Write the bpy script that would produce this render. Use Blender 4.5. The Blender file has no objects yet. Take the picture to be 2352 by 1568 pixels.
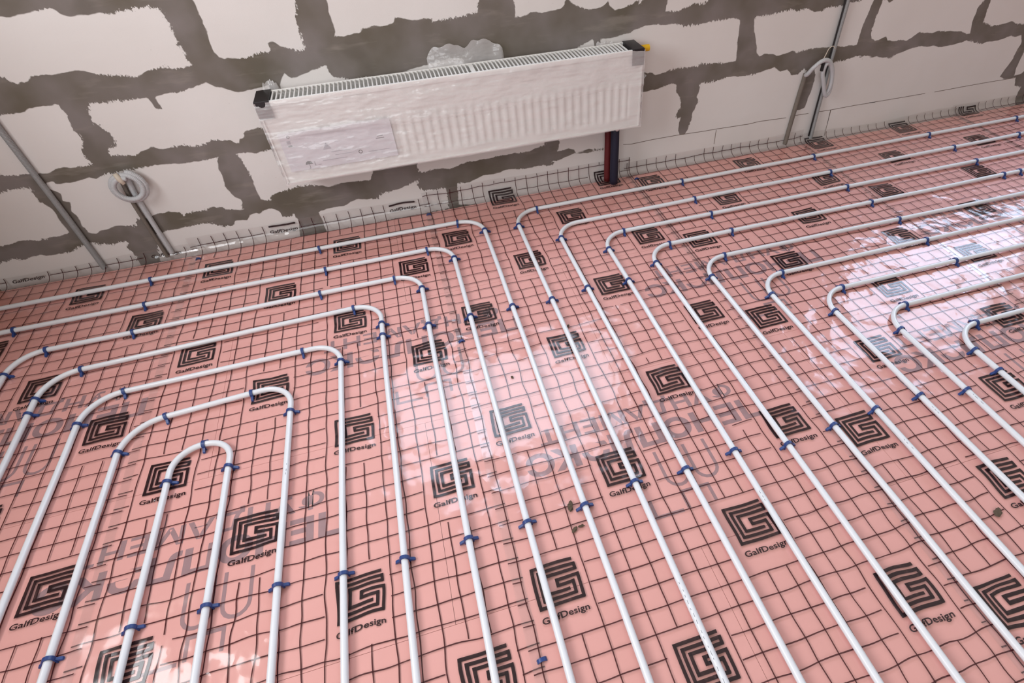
import bpy, bmesh, math, random
import numpy as np
from mathutils import Vector, Matrix, noise

scene = bpy.context.scene
COL = scene.collection
PI = math.pi
rng = random.Random(7)

# ---------------------------------------------------------------- camera, world, lights, exposure
CAM_P = (-0.5111, -2.32118, 1.31003)
CAM_R = [[0.956898, -0.288258, -0.035399], [-0.225632, -0.661136, -0.715534], [0.182854, 0.692681, -0.69768]]
CAM_F, CAM_CX, CAM_CY = 1292.81, 1297.17, 786.61

cam_data = bpy.data.cameras.new('camera')
cam = bpy.data.objects.new('camera', cam_data)
COL.objects.link(cam)
_r = CAM_R
cam.matrix_world = Matrix(((_r[0][0], -_r[1][0], -_r[2][0], CAM_P[0]), (_r[0][1], -_r[1][1], -_r[2][1], CAM_P[1]),
                           (_r[0][2], -_r[1][2], -_r[2][2], CAM_P[2]), (0, 0, 0, 1)))
cam_data.sensor_fit = 'HORIZONTAL'
cam_data.sensor_width = 36.0
cam_data.lens = CAM_F / 2352 * 36.0
cam_data.shift_x = -(CAM_CX - 1176) / 2352
cam_data.shift_y = (CAM_CY - 784) / 2352
cam_data.clip_start = 0.01
scene.camera = cam

world = bpy.data.worlds.new('world'); scene.world = world; world.use_nodes = True
_bg = world.node_tree.nodes['Background']
# light bounced around the bare room: pale sunlit ceiling overhead, duller warm walls at eye level
_wt = world.node_tree
_tc = _wt.nodes.new('ShaderNodeTexCoord'); _sx = _wt.nodes.new('ShaderNodeSeparateXYZ'); _cr = _wt.nodes.new('ShaderNodeValToRGB')
_wt.links.new(_tc.outputs['Generated'], _sx.inputs[0]); _wt.links.new(_sx.outputs['Z'], _cr.inputs[0]); _wt.links.new(_cr.outputs[0], _bg.inputs['Color'])
_cr.color_ramp.elements[0].position = 0.12; _cr.color_ramp.elements[0].color = (0.36, 0.235, 0.15, 1)
_cr.color_ramp.elements[1].position = 0.62; _cr.color_ramp.elements[1].color = (1.0, 0.905, 0.82, 1)
_bg.inputs['Strength'].default_value = 0.52

scene.view_settings.view_transform = 'Standard'
scene.view_settings.look = 'None'
scene.view_settings.gamma = 1.0
scene.view_settings.use_curve_mapping = False
scene.view_settings.exposure = 0.0
scene.cycles.max_bounces = 10
scene.cycles.transparent_max_bounces = 24
scene.cycles.use_denoising = True
scene.cycles.caustics_reflective = False
scene.cycles.caustics_refractive = False


def area_light(name, loc, target, sx, sy, color, radiance):
    """area light"""
    d = bpy.data.lights.new(name, 'AREA'); d.shape = 'RECTANGLE'; d.size = sx; d.size_y = sy
    d.color = color; d.energy = radiance * PI * sx * sy
    o = bpy.data.objects.new(name, d); COL.objects.link(o); o.location = loc
    o.rotation_euler = (Vector(target) - Vector(loc)).to_track_quat('-Z', 'Y').to_euler()
    return o


SKY = (0.68, 0.81, 1.0)
WIN_A = (-1.05, 0.50, 1.02, 2.25)       # opening in the back wall over the radiator: x0, x1, z0, z1
WIN_B = (2.05, 3.75, 0.82, 2.20)        # opening further along the same wall
WIN_C = (-2.20, -0.80, 1.20, 2.60)      # opening in the side wall: y0, y1, z0, z1
area_light('daylight_window_a', (-0.275, 0.16, 1.635), (-0.275, -1, 1.635), 1.5, 1.18, SKY, 6.0)
area_light('daylight_window_b', (2.9, 0.16, 1.51), (2.9, -1, 1.51), 1.65, 1.34, (0.58, 0.74, 1.0), 8.5)
area_light('daylight_window_c', (-2.30, -1.50, 1.90), (0, -1.50, 1.90), 1.35, 1.36, (0.95, 0.97, 1.0), 9.5)
area_light('fill_light_behind_camera', (-1.5, -4.6, 1.5), (-0.8, -1, 0.4), 2.4, 1.9, (0.94, 0.965, 1.0), 3.2)  # added fill behind the camera to lift wall and floor; no door there

# ---------------------------------------------------------------- measured data (millimetres on the wall, metres on the floor)
PO = """-1610,889 -1595,885 -1567,888 -1520,892 -1495,895 -1465,896 -1460,889 -1455,878 -1437,870 -1395,870 -1353,870 -1334,867 -1307,867 -1302,873 -1284,867 -1264,872 -1229,874 -1206,878 -1205,871 -1175,863 -1181,854 -1176,830 -1172,807 -1172,775 -1180,753 -1172,754 -1167,741 -1170,715 -1162,690 -1213,689 -1251,698 -1294,694 -1342,679 -1363,683 -1387,690 -1415,691 -1442,700 -1477,713 -1510,720 -1546,716 -1570,717 -1589,717 -1608,717 -1631,719 -1651,706 -1680,705 -1692,709 -1700,722 -1714,729 -1829,729 -1725,880
-1075,879 -1072,843 -1074,799 -1079,764 -1081,725 -1071,706 -1058,699 -1026,699 -980,692 -959,702 -930,707 -910,702 -900,714 -910,731 -887,734 -866,715 -829,701 -813,694 -796,696 -790,710 -791,741 -791,770 -786,800 -771,848 -749,929 -1087,959
-673,838 -679,801 -673,785 -676,739 -689,721 -672,726 -650,723 -633,726 -611,728 -591,726 -589,739 -543,744 -491,742 -470,748 -463,765 -437,756 -395,747 -365,748 -342,746 -326,730 -322,739 -283,737 -252,740 -233,742 -209,740 -202,746 -166,746 -163,779 -155,786 -145,863 -654,921
-30,774 -24,741 -26,716 19,719 30,727 97,722 130,726 154,725 164,735 169,754 178,758 184,752 200,737 230,721 267,712 314,714 338,728 341,737 345,718 370,698 397,701 428,711 455,719 462,724 468,718 473,707 487,722 492,791 -23,839
593,711 585,673 623,670 650,660 662,675 701,686 699,687 756,681 771,693 771,777 604,781
-1785,618 -1716,616 -1700,626 -1663,627 -1613,624 -1605,590 -1614,548 -1608,515 -1606,498 -1626,473 -1633,445 -1619,413 -1666,413 -1695,412 -1707,421 -1736,419 -1770,404 -1795,409 -1847,416 -1881,416 -1909,426 -1998,419 -1875,603
-1522,619 -1475,612 -1414,612 -1362,610 -1341,610 -1343,602 -1339,578 -1329,565 -1318,568 -1321,587 -1325,611 -1284,613 -1227,616 -1181,627 -1161,630 -1143,633 -1133,626 -1123,616 -1106,611 -1079,599 -1068,590 -1050,587 -991,592 -952,598 -955,575 -969,517 -985,458 -1013,447 -1026,452 -1051,456 -1085,452 -1100,445 -1101,429 -1122,426 -1129,411 -1140,413 -1152,425 -1184,433 -1211,436 -1229,429 -1264,422 -1282,421 -1295,429 -1324,434 -1365,431 -1394,433 -1412,445 -1468,429 -1479,423 -1532,432 -1556,436 -1551,460 -1520,468 -1512,483 -1517,508 -1532,538 -1530,546 -1546,555 -1538,585
-886,630 -871,610 -840,615 -796,626 -737,639 -738,616 -728,600 -680,582 -649,575 -605,578 -550,579 -495,578 -414,591 -333,600 -300,607 -247,600 -245,570 -361,459 -429,291 -757,310 -926,357 -963,432 -912,599
165,570 207,578 242,595 280,606 287,580 312,574 312,602 365,602 394,605 436,612 471,623 507,630 547,629 654,618 674,610 723,606 670,611 740,608 828,613 900,613 931,606 934,576 936,523 942,468 945,439 876,440 772,453 764,442 700,442 742,441 675,446 624,441 560,431 543,446 509,446 461,479 313,498 188,546
1009,610 1084,608 1178,620 1205,608 1237,614 1295,597 1334,592 1339,609 1423,604 1461,615 1523,618 1577,632 1586,612 1573,557 1566,507 1565,452 1568,432 1527,435 1497,432 1454,442 1410,439 1321,447 1249,438 1227,447 1151,436 1129,447 1084,452 1061,445 1043,463 1028,508 1007,560 998,599
1633,607 1628,551 1623,508 1626,473 1639,447 1661,437 1691,443 1719,452 1732,431 1772,424 1809,425 1846,415 1871,431 1901,447 1947,440 1978,435 2013,440 2101,428 2153,422 2192,405 2218,405 2197,452 2196,516 2207,539 2216,548 2223,615 1692,665 1694,601 1673,590 1656,605
2256,544 2259,492 2268,451 2328,426 2398,426 2447,435 2496,415 2534,413 2717,410 2649,575 2263,612
472,362 499,369 561,369 642,388 667,377 668,348 695,308 697,275 678,239 689,223 706,231 698,198 699,166 708,145 732,143 747,158 761,211 761,242 785,284 782,303 773,308 781,340 781,369 834,365 943,377 966,371 1054,370 1148,389 1185,363 1218,371 1246,342 1283,337 1310,368 1325,336 1322,275 1308,232 1322,165 1368,172 1379,244 1384,311 1362,365 1449,367 1521,371 1585,384 1605,373 1650,355 1688,365 1576,388 1605,371 1643,355 1694,368 1732,354 1784,353 1844,368 1868,376 1946,383 1974,374 2017,375 2063,362 2144,365 2208,375 2313,349 2352,352 2418,352 2487,365 2513,356 2553,360 2578,322 2570,235 2544,162 2585,143 2658,140 2680,98 2729,82 2733,33 2768,-41 1308,-34 408,-27 340,12 409,232
2626,280 2629,186 2643,155 2685,158 2709,188 2738,226
-2044,351 -1950,363 -1919,368 -1876,370 -1850,361 -1859,340 -1858,313 -1836,276 -1839,234 -1839,175 -1840,168 -1890,167 -1929,166 -1952,163 -2008,176 -2048,165 -2076,167 -2165,170
-1798,375 -1774,375 -1773,364 -1720,362 -1683,364 -1661,371 -1641,361 -1601,373 -1583,372 -1503,375 -1474,374 -1434,378 -1429,374 -1392,374 -1341,367 -1305,370 -1290,365 -1246,370 -1219,372 -1232,356 -1236,326 -1237,288 -1246,254 -1236,219 -1227,203 -1214,189 -1215,170 -1227,165 -1215,147 -1232,145 -1260,155 -1284,158 -1291,171 -1319,178 -1344,178 -1353,170 -1420,173 -1435,161 -1444,180 -1478,191 -1498,187 -1522,189 -1562,178 -1599,183 -1613,156 -1670,168 -1715,163 -1741,159 -1758,150 -1779,160 -1784,193 -1777,231 -1785,256 -1769,290 -1789,299 -1776,328 -1803,356
-2221,86 -2121,98 -2073,108 -2047,96 -1977,105 -1964,94 -1880,93 -1847,108 -1823,111 -1791,119 -1771,104 -1736,96 -1677,101 -1693,64 -1683,35 -1687,-37 -1680,-27 -2198,-22 -2287,-20
-1566,109 -1526,111 -1450,115 -1519,114 -1453,115 -1378,116 -1346,101 -1314,86 -1282,87 -1271,105 -1226,97 -1208,119 -1181,121 -1169,110 -1152,129 -1115,131 -1111,126 -1092,106 -1092,86 -1069,77 -1045,88 -1038,59 -1047,24 -1059,-36 -1559,-34 -1613,-15 -1589,51 -1579,86
-1159,373 -1147,351 -1144,323 -1139,280 -1141,245 -1143,201 -1144,175 -1104,161 -1110,179 -1079,192 -998,203 -939,202 -894,190 -880,180 -830,182 -882,180 -829,189 -729,182 -708,175 -688,209 -679,263 -910,354 -1002,370 -1025,370 -1075,366 -1084,365 -1119,370 -1141,374
-506,214 -505,179 -475,177 -403,179 -376,168 -300,186 -227,186 -121,190 -28,187 56,205 59,254 -440,264
122,244 120,207 111,163 164,170 190,163 196,142 262,150 343,140 417,144 414,223
-948,79 -894,88 -831,88 -785,106 -702,89 -674,110 -589,120 -512,145 -522,114 -500,89 -415,86 -402,87 -406,51 -409,-19 -584,-18 -947,-25
-354,98 -297,91 -237,113 -174,111 -123,122 -34,109 24,112 95,103 83,122 116,122 183,141 262,134 343,137 431,142 437,-12 296,-44 -180,-37 -363,-7"""
JO = """426,145 468,140 567,144 706,145 822,142 900,142 1073,139 1126,143 1276,138
1312,142 1399,141
1454,140 1527,139 1660,141 1784,140 1748,141 1927,140 2084,140
2142,139 2307,141 2466,142 2652,141
899,138 899,68
1527,139 1532,4
1525,140 1530,68"""
CLIPS = {'N1': [(-1.271, -1.107), (-1.19, -1.204), (-1.341, -1.21), (-1.342, -1.61), (-1.191, -1.609)], 'N2': [(-1.498, -1.053), (-1.496, -1.614), (-1.04, -1.609), (-1.148, -0.948), (-1.037, -1.053), (-1.395, -0.952)], 'N3': [(-1.643, -0.901), (-1.551, -0.808), (-0.994, -0.805), (-0.89, -0.897), (-0.89, -1.608)], 'N4': [(-1.796, -0.799), (-1.797, -0.754), (-1.699, -0.654), (-0.843, -0.637), (-0.749, -0.747), (-0.746, -0.797), (-0.742, -1.605)], 'N5': [(-1.943, -0.602), (-1.853, -0.508), (-1.597, -0.507), (-0.947, -0.508), (-0.695, -0.5), (-0.594, -0.596), (-0.596, -0.802), (-0.589, -1.61)], 'N6': [(-2.003, -0.357), (-1.595, -0.356), (-0.948, -0.353), (-0.547, -0.345), (-0.449, -0.443), (-0.446, -0.799), (-0.447, -1.606)], 'N7': [(-1.599, -0.203), (-0.949, -0.198), (-0.397, -0.189), (-0.288, -0.292), (-0.3, -0.8), (-0.299, -1.608)], 'R1': [(-0.05, -0.192), (-0.145, -0.294), (-0.15, -0.801), (0.641, -0.196), (1.331, -0.192), (2.008, -0.191), (2.531, -0.199), (-0.148, -1.607)], 'R2': [(-0.004, -0.445), (-0.007, -0.801), (0.639, -0.348), (1.323, -0.347), (1.996, -0.343), (2.39, -0.346), (-0.001, -1.601)], 'R3': [(0.245, -0.488), (0.153, -0.589), (0.142, -0.8), (0.637, -0.503), (1.319, -0.5), (1.998, -0.503), (0.152, -1.599)], 'R4': [(0.398, -0.638), (0.291, -0.738), (0.643, -0.642), (1.33, -0.642), (2.003, -0.643), (2.108, -0.639), (0.292, -1.601)], 'R5': [(0.554, -0.787), (0.444, -0.889), (1.33, -0.799), (0.447, -1.598)], 'R6': [(0.694, -0.947), (0.59, -1.038), (1.335, -0.943), (0.594, -1.596)], 'R7': [(0.848, -1.09), (0.743, -1.191), (1.33, -1.098), (0.742, -1.591)], 'R8': [(0.996, -1.242), (0.889, -1.341), (0.886, -1.594)], 'R9': [(1.141, -1.392), (1.033, -1.492), (1.038, -1.589)]}
SEAM_CLIPS = [(-0.491, -1.927), (-0.496, -0.905), (-0.503, -0.055), (-1.447, -0.07), (0.471, -0.077)]

PO = [[tuple(int(v) / 1000 for v in p.split(',')) for p in l.split()] for l in PO.split('\n')]
JO = [[tuple(int(v) / 1000 for v in p.split(',')) for p in l.split()] for l in JO.split('\n')]


# ---------------------------------------------------------------- material helpers
class NT:
    def __init__(s, name):
        s.m = bpy.data.materials.new(name); s.m.use_nodes = True
        s.t = s.m.node_tree; s.t.nodes.clear()
        s.out = s.t.nodes.new('ShaderNodeOutputMaterial')

    def n(s, typ, **kw):
        nd = s.t.nodes.new(typ)
        for k, v in kw.items():
            if k.startswith('i_'):
                key = k[2:]
                key = int(key) if key.isdigit() else key.replace('_', ' ')
                if isinstance(v, bpy.types.NodeSocket): s.t.links.new(v, nd.inputs[key])
                else: nd.inputs[key].default_value = v
            else: setattr(nd, k, v)
        return nd

    def math(s, op, a, b=0.0, clamp=False):
        nd = s.t.nodes.new('ShaderNodeMath'); nd.operation = op; nd.use_clamp = clamp
        for i, v in enumerate((a, b)):
            if isinstance(v, bpy.types.NodeSocket): s.t.links.new(v, nd.inputs[i])
            else: nd.inputs[i].default_value = v
        return nd.outputs[0]

    def mix(s, fac, a, b, blend='MIX'):
        nd = s.t.nodes.new('ShaderNodeMix'); nd.data_type = 'RGBA'; nd.blend_type = blend
        for k, v in ((0, fac), (6, a), (7, b)):
            if isinstance(v, bpy.types.NodeSocket): s.t.links.new(v, nd.inputs[k])
            else: nd.inputs[k].default_value = v if k == 0 else (*v, 1) if len(v) == 3 else v
        return nd.outputs[2]

    def ramp(s, fac, a, b):
        nd = s.t.nodes.new('ShaderNodeMapRange'); nd.clamp = True
        s.t.links.new(fac, nd.inputs[0]); nd.inputs[1].default_value = a; nd.inputs[2].default_value = b
        return nd.outputs[0]

    def pos(s, scale=(1, 1, 1)):
        g = s.n('ShaderNodeNewGeometry')
        mp = s.n('ShaderNodeMapping', i_Vector=g.outputs['Position']); mp.inputs['Scale'].default_value = scale
        return mp.outputs[0]

    def obj(s, scale=(1, 1, 1)):
        g = s.n('ShaderNodeTexCoord')
        mp = s.n('ShaderNodeMapping', i_Vector=g.outputs['Object']); mp.inputs['Scale'].default_value = scale
        return mp.outputs[0]

    def noise(s, vec, scale, detail=3.0, rough=0.5):
        return s.n('ShaderNodeTexNoise', i_Vector=vec, i_Scale=scale, i_Detail=detail, i_Roughness=rough).outputs['Fac']

    def bump(s, h, strength=1.0, dist=0.001):
        return s.n('ShaderNodeBump', i_Height=h, i_Strength=strength, i_Distance=dist).outputs[0]

    def end(s, shader):
        s.t.links.new(shader, s.out.inputs['Surface']); return s.m


def plain(name, color, rough=0.5, spec=0.5, metal=0.0, noise_amt=0.06, noise_scale=25, bump=0.0, bscale=200, coat=0.0):
    b = NT(name); p = b.obj()
    v = b.noise(p, noise_scale, 4)
    c = b.mix(v, tuple(x * (1 - noise_amt) for x in color), tuple(min(1, x * (1 + noise_amt)) for x in color))
    kw = dict(i_Base_Color=c, i_Roughness=rough, i_Metallic=metal)
    if bump: kw['i_Normal'] = b.bump(b.noise(p, bscale, 3), 0.6, bump)
    s = b.n('ShaderNodeBsdfPrincipled', **kw)
    s.inputs['Specular IOR Level'].default_value = spec
    s.inputs['Coat Weight'].default_value = coat
    return b.end(s.outputs[0])


def thin_reflect(b, nrm, gain):
    """reflectance of a thin clear sheet (both faces), the same from either side"""
    g = b.n('ShaderNodeNewGeometry')
    dt = b.n('ShaderNodeVectorMath', operation='DOT_PRODUCT', i_0=nrm, i_1=g.outputs['Incoming']).outputs['Value']
    k = b.math('POWER', b.math('SUBTRACT', 1.0, b.math('ABSOLUTE', dt), True), 5.0)
    return b.math('MULTIPLY', b.math('ADD', b.math('MULTIPLY', k, 0.96), 0.04), gain, True)


def wrinkle_height(b):
    """shared wrinkle pattern of the film, in metres"""
    p = b.pos((1, 1, 0.3))
    h1 = b.noise(p, 9, 2, 0.4)
    h2 = b.noise(b.pos((1.0, 0.6, 0.3)), 24, 2, 0.5)
    area = b.ramp(b.noise(p, 2.3, 2), 0.38, 0.66)
    h = b.math('ADD', b.math('MULTIPLY', h1, 0.0075), b.math('MULTIPLY', b.math('MULTIPLY', h2, 0.0024), area))
    cr = b.math('ABSOLUTE', b.math('SUBTRACT', b.noise(b.pos((1.0, 0.7, 0.3)), 11, 2, 0.45), 0.5))
    h = b.math('SUBTRACT', h, b.math('MULTIPLY', b.math('MULTIPLY', cr, 0.011), area))
    return h


def film_material():
    b = NT('clear_film')
    nrm = b.n('ShaderNodeBump', i_Height=wrinkle_height(b), i_Strength=1.0, i_Distance=1.0).outputs[0]
    fac = thin_reflect(b, nrm, 1.45)
    tr = b.n('ShaderNodeBsdfTransparent'); tr.inputs[0].default_value = (0.985, 0.98, 0.98, 1)
    df = b.n('ShaderNodeBsdfDiffuse'); df.inputs[0].default_value = (0.86, 0.84, 0.84, 1)
    veil = b.n('ShaderNodeMixShader'); veil.inputs[0].default_value = 0.035
    b.t.links.new(tr.outputs[0], veil.inputs[1]); b.t.links.new(df.outputs[0], veil.inputs[2])
    gl = b.n('ShaderNodeBsdfGlossy', i_Roughness=0.115, i_Normal=nrm)
    mx = b.n('ShaderNodeMixShader')
    b.t.links.new(fac, mx.inputs[0]); b.t.links.new(veil.outputs[0], mx.inputs[1]); b.t.links.new(gl.outputs[0], mx.inputs[2])
    return b.end(mx.outputs[0])


def ink_material(name, color, cover):
    b = NT(name)
    nrm = b.n('ShaderNodeBump', i_Height=wrinkle_height(b), i_Strength=1.0, i_Distance=1.0).outputs[0]
    fac = thin_reflect(b, nrm, 1.45)
    tr = b.n('ShaderNodeBsdfTransparent')
    df = b.n('ShaderNodeBsdfDiffuse'); df.inputs[0].default_value = (*color, 1)
    wear = b.ramp(b.noise(b.pos(), 60, 3), 0.25, 0.45)
    veil = b.n('ShaderNodeMixShader', i_0=b.math('MULTIPLY', b.math('ADD', b.math('MULTIPLY', wear, 0.12), 0.88), cover))
    b.t.links.new(tr.outputs[0], veil.inputs[1]); b.t.links.new(df.outputs[0], veil.inputs[2])
    gl = b.n('ShaderNodeBsdfGlossy', i_Roughness=0.115, i_Normal=nrm)
    mx = b.n('ShaderNodeMixShader')
    b.t.links.new(fac, mx.inputs[0]); b.t.links.new(veil.outputs[0], mx.inputs[1]); b.t.links.new(gl.outputs[0], mx.inputs[2])
    return b.end(mx.outputs[0])


def wall_material():
    b = NT('aerated_block_and_mortar')
    p = b.pos((1, 1, 1))
    sdf = b.n('ShaderNodeAttribute', attribute_name='block_edge').outputs['Fac']
    big = b.math('MULTIPLY', b.math('SUBTRACT', b.noise(p, 30, 2), 0.5), 0.012)
    drag = b.ramp(b.noise(p, 5.5, 1), 0.47, 0.60)
    fine = b.math('MULTIPLY', b.math('MULTIPLY', b.math('SUBTRACT', b.noise(b.pos((1.4, 1, 0.8)), 95, 4, 0.65), 0.5), 0.045), drag)
    d = b.math('ADD', b.math('ADD', sdf, big), fine)
    blk = b.ramp(d, -0.0015, 0.0015)
    # mortar tones: trowel streaks
    st = b.noise(b.pos((1.2, 1, 6.0)), 3.2, 4, 0.6)
    st2 = b.noise(b.pos((1.0, 1, 1.0)), 4.5, 3)
    mc = b.mix(b.ramp(st2, 0.36, 0.64), (0.150, 0.130, 0.102), (0.235, 0.208, 0.198))
    mc = b.mix(b.math('MULTIPLY', b.ramp(st, 0.56, 0.70), 0.5), mc, (0.33, 0.295, 0.26))
    mc = b.mix(b.math('MULTIPLY', b.ramp(b.noise(p, 7.0, 2), 0.56, 0.70), 0.5), mc, (0.125, 0.108, 0.086))
    bc = b.mix(b.ramp(b.noise(p, 2.2, 3), 0.38, 0.62), (0.765, 0.735, 0.715), (0.80, 0.775, 0.760))
    dots = b.ramp(b.noise(p, 120, 2, 0.4), 0.755, 0.80)
    bc = b.mix(b.math('MULTIPLY', dots, 0.5), bc, (0.42, 0.37, 0.33))
    col = b.mix(blk, mc, bc)
    h = b.math('ADD', b.math('MULTIPLY', b.math('SUBTRACT', 1.0, blk), 0.6), b.math('MULTIPLY', st, 0.9))
    h = b.math('ADD', h, b.math('MULTIPLY', b.noise(p, 260, 3), 0.18))
    s = b.n('ShaderNodeBsdfPrincipled', i_Base_Color=col, i_Roughness=0.85, i_Normal=b.bump(h, 0.45, 0.0025))
    s.inputs['Specular IOR Level'].default_value = 0.25
    return b.end(s.outputs[0])


def foam_material():
    b = NT('pink_insulation_foam')
    p = b.pos()
    c = b.mix(b.noise(p, 4, 3), (0.84, 0.39, 0.345), (0.87, 0.425, 0.38))
    s = b.n('ShaderNodeBsdfPrincipled', i_Base_Color=c, i_Roughness=0.6, i_Normal=b.bump(b.noise(p, 160, 3), 0.3, 0.0006))
    return b.end(s.outputs[0])


M = {}
M['film'] = film_material()
M['line_ink'] = ink_material('grid_line_ink', (0.045, 0.002, 0.006), 0.91)
M['logo_ink'] = ink_material('mark_ink', (0.020, 0.009, 0.012), 0.96)
M['wall'] = wall_material()
M['joint'] = plain('thin_joint', (0.20, 0.15, 0.12), 0.9)
M['foam'] = foam_material()
M['foam_ink'] = plain('grey_board_lettering', (0.36, 0.205, 0.215), 0.6, noise_amt=0.15, noise_scale=40)
M['pipe'] = plain('white_plastic_pipe', (0.77, 0.79, 0.83), 0.35, noise_amt=0.03, coat=0.15)
M['pipe_mark'] = plain('pipe_print', (0.12, 0.13, 0.16), 0.5)
M['clip'] = plain('blue_plastic', (0.020, 0.052, 0.20), 0.38, noise_amt=0.12, noise_scale=60)
M['conduit'] = plain('grey_conduit_plastic', (0.33, 0.335, 0.34), 0.42, noise_amt=0.10, noise_scale=30)
M['conduit_dark'] = plain('dark_conduit_plastic', (0.19, 0.16, 0.135), 0.7, noise_amt=0.15, noise_scale=30)  # dark grey-brown; shade around the short conduit is put into the colour
M['coil'] = plain('light_grey_conduit', (0.56, 0.57, 0.59), 0.42, noise_amt=0.06, noise_scale=30)
M['cable'] = plain('black_cable', (0.012, 0.011, 0.012), 0.45)
M['cream'] = plain('cream_cable_end', (0.66, 0.58, 0.48), 0.5)
M['screed'] = plain('grey_screed', (0.34, 0.32, 0.30), 0.9, bump=0.002, bscale=60)
M['plaster'] = plain('bare_plaster', (0.34, 0.24, 0.16), 0.9, noise_amt=0.2, noise_scale=5, bump=0.002, bscale=60)
M['rad'] = plain('white_enamel', (0.90, 0.89, 0.87), 0.28, noise_amt=0.01)
M['rad_in'] = plain('darkened_convector_steel', (0.22, 0.20, 0.18), 0.5)  # fin colour darkened to deepen the shade between the grille bars
M['cap'] = plain('black_corner_plastic', (0.012, 0.010, 0.013), 0.35)
M['label'] = plain('lavender_paper', (0.78, 0.76, 0.82), 0.6, noise_amt=0.03)
M['label_ink'] = plain('dark_print', (0.05, 0.05, 0.06), 0.6)
M['label_grey'] = plain('grey_print', (0.45, 0.44, 0.50), 0.6)
M['yellow'] = plain('yellow_plastic', (0.80, 0.46, 0.01), 0.4)
M['red'] = plain('red_foam_sleeve', (0.10, 0.004, 0.006), 0.6, bump=0.0008, bscale=250)
M['blue'] = plain('navy_foam_sleeve', (0.006, 0.006, 0.024), 0.6, bump=0.0008, bscale=250)
M['chrome'] = plain('nickel', (0.62, 0.60, 0.58), 0.25, metal=1.0)
M['mud'] = plain('dry_mud', (0.10, 0.07, 0.045), 0.9, noise_amt=0.4, noise_scale=150, bump=0.003, bscale=300)


def wrap_material():
    """shrink wrap on the radiator: slightly milky, wrinkled"""
    b = NT('milky_shrink_wrap')
    p = b.obj((0.35, 1, 1.3))
    h = b.math('ADD', b.math('MULTIPLY', b.noise(p, 9, 3, 0.6), 0.026), b.math('MULTIPLY', b.noise(b.obj((0.8, 1, 1)), 40, 3), 0.0030))
    nrm = b.n('ShaderNodeBump', i_Height=h, i_Strength=1.0, i_Distance=1.0).outputs[0]
    fac = thin_reflect(b, nrm, 1.5)
    tr = b.n('ShaderNodeBsdfTransparent')
    df = b.n('ShaderNodeBsdfDiffuse', i_Normal=nrm); df.inputs[0].default_value = (0.95, 0.93, 0.94, 1)
    sz = b.n('ShaderNodeSeparateXYZ', i_Vector=b.obj()).outputs['Z']
    up = b.ramp(b.math('ADD', sz, b.math('MULTIPLY', b.noise(b.obj((1, 1, 1)), 4, 2), 0.05)), 0.185, 0.205)
    veil = b.n('ShaderNodeMixShader', i_0=b.math('ADD', b.math('MULTIPLY', up, 0.12), 0.26))
    b.t.links.new(tr.outputs[0], veil.inputs[1]); b.t.links.new(df.outputs[0], veil.inputs[2])
    gl = b.n('ShaderNodeBsdfGlossy', i_Roughness=0.14, i_Normal=nrm)
    mx = b.n('ShaderNodeMixShader')
    b.t.links.new(fac, mx.inputs[0]); b.t.links.new(veil.outputs[0], mx.inputs[1]); b.t.links.new(gl.outputs[0], mx.inputs[2])
    return b.end(mx.outputs[0])


M['wrap'] = wrap_material()


# ---------------------------------------------------------------- mesh helpers
class MB:
    """collects vertices and faces of one mesh; mi = material slot of a face"""
    def __init__(s):
        s.v = []; s.f = []; s.mi = []

    def add(s, vs, fs, mi=0):
        o = len(s.v); s.v += [tuple(v) for v in vs]
        for f in fs: s.f.append(tuple(i + o for i in f)); s.mi.append(mi)

    def box(s, a, b, mi=0):
        (x0, y0, z0), (x1, y1, z1) = a, b
        s.add([(x0, y0, z0), (x1, y0, z0), (x1, y1, z0), (x0, y1, z0), (x0, y0, z1), (x1, y0, z1), (x1, y1, z1), (x0, y1, z1)],
              [(0, 3, 2, 1), (4, 5, 6, 7), (0, 1, 5, 4), (1, 2, 6, 5), (2, 3, 7, 6), (3, 0, 4, 7)], mi)

    def tube(s, pts, r, seg=12, cap=True, mi=0, up=(0, 0, 1)):
        """tube along a path; r may be a number or one per point"""
        pts = [Vector(p) for p in pts]; n = len(pts)
        rr = r if isinstance(r, (list, tuple)) else [r] * n
        o = len(s.v); nrm = None
        for i, p in enumerate(pts):
            t = (pts[min(i + 1, n - 1)] - pts[max(i - 1, 0)]).normalized()
            if nrm is None:
                u = Vector(up)
                if abs(u.dot(t)) > 0.95: u = Vector((1, 0, 0)) if abs(t.x) < 0.9 else Vector((0, 1, 0))
                nrm = (u - t * u.dot(t)).normalized()
            else:
                nrm = (nrm - t * nrm.dot(t)).normalized()
            bn = t.cross(nrm)
            for k in range(seg):
                a = 2 * PI * k / seg
                s.v.append(tuple(p + (nrm * math.cos(a) + bn * math.sin(a)) * rr[i]))
        for i in range(n - 1):
            for k in range(seg):
                k2 = (k + 1) % seg
                s.f.append((o + i * seg + k, o + i * seg + k2, o + (i + 1) * seg + k2, o + (i + 1) * seg + k)); s.mi.append(mi)
        if cap:
            s.f.append(tuple(o + k for k in range(seg))[::-1]); s.mi.append(mi)
            s.f.append(tuple(o + (n - 1) * seg + k for k in range(seg))); s.mi.append(mi)

    def build(s, name, mats, parent=None, smooth=False, bevel=0.0):
        me = bpy.data.meshes.new(name); me.from_pydata(s.v, [], s.f)
        for m in (mats if isinstance(mats, (list, tuple)) else [mats]): me.materials.append(m)
        me.polygons.foreach_set('material_index', s.mi)
        if smooth: me.polygons.foreach_set('use_smooth', [True] * len(s.f))
        me.update()
        ob = bpy.data.objects.new(name, me); COL.objects.link(ob)
        if parent is not None: ob.parent = parent
        if bevel:
            md = ob.modifiers.new('bevel', 'BEVEL'); md.width = bevel; md.segments = 3; md.limit_method = 'ANGLE'
            md.harden_normals = False
        return ob


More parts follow.
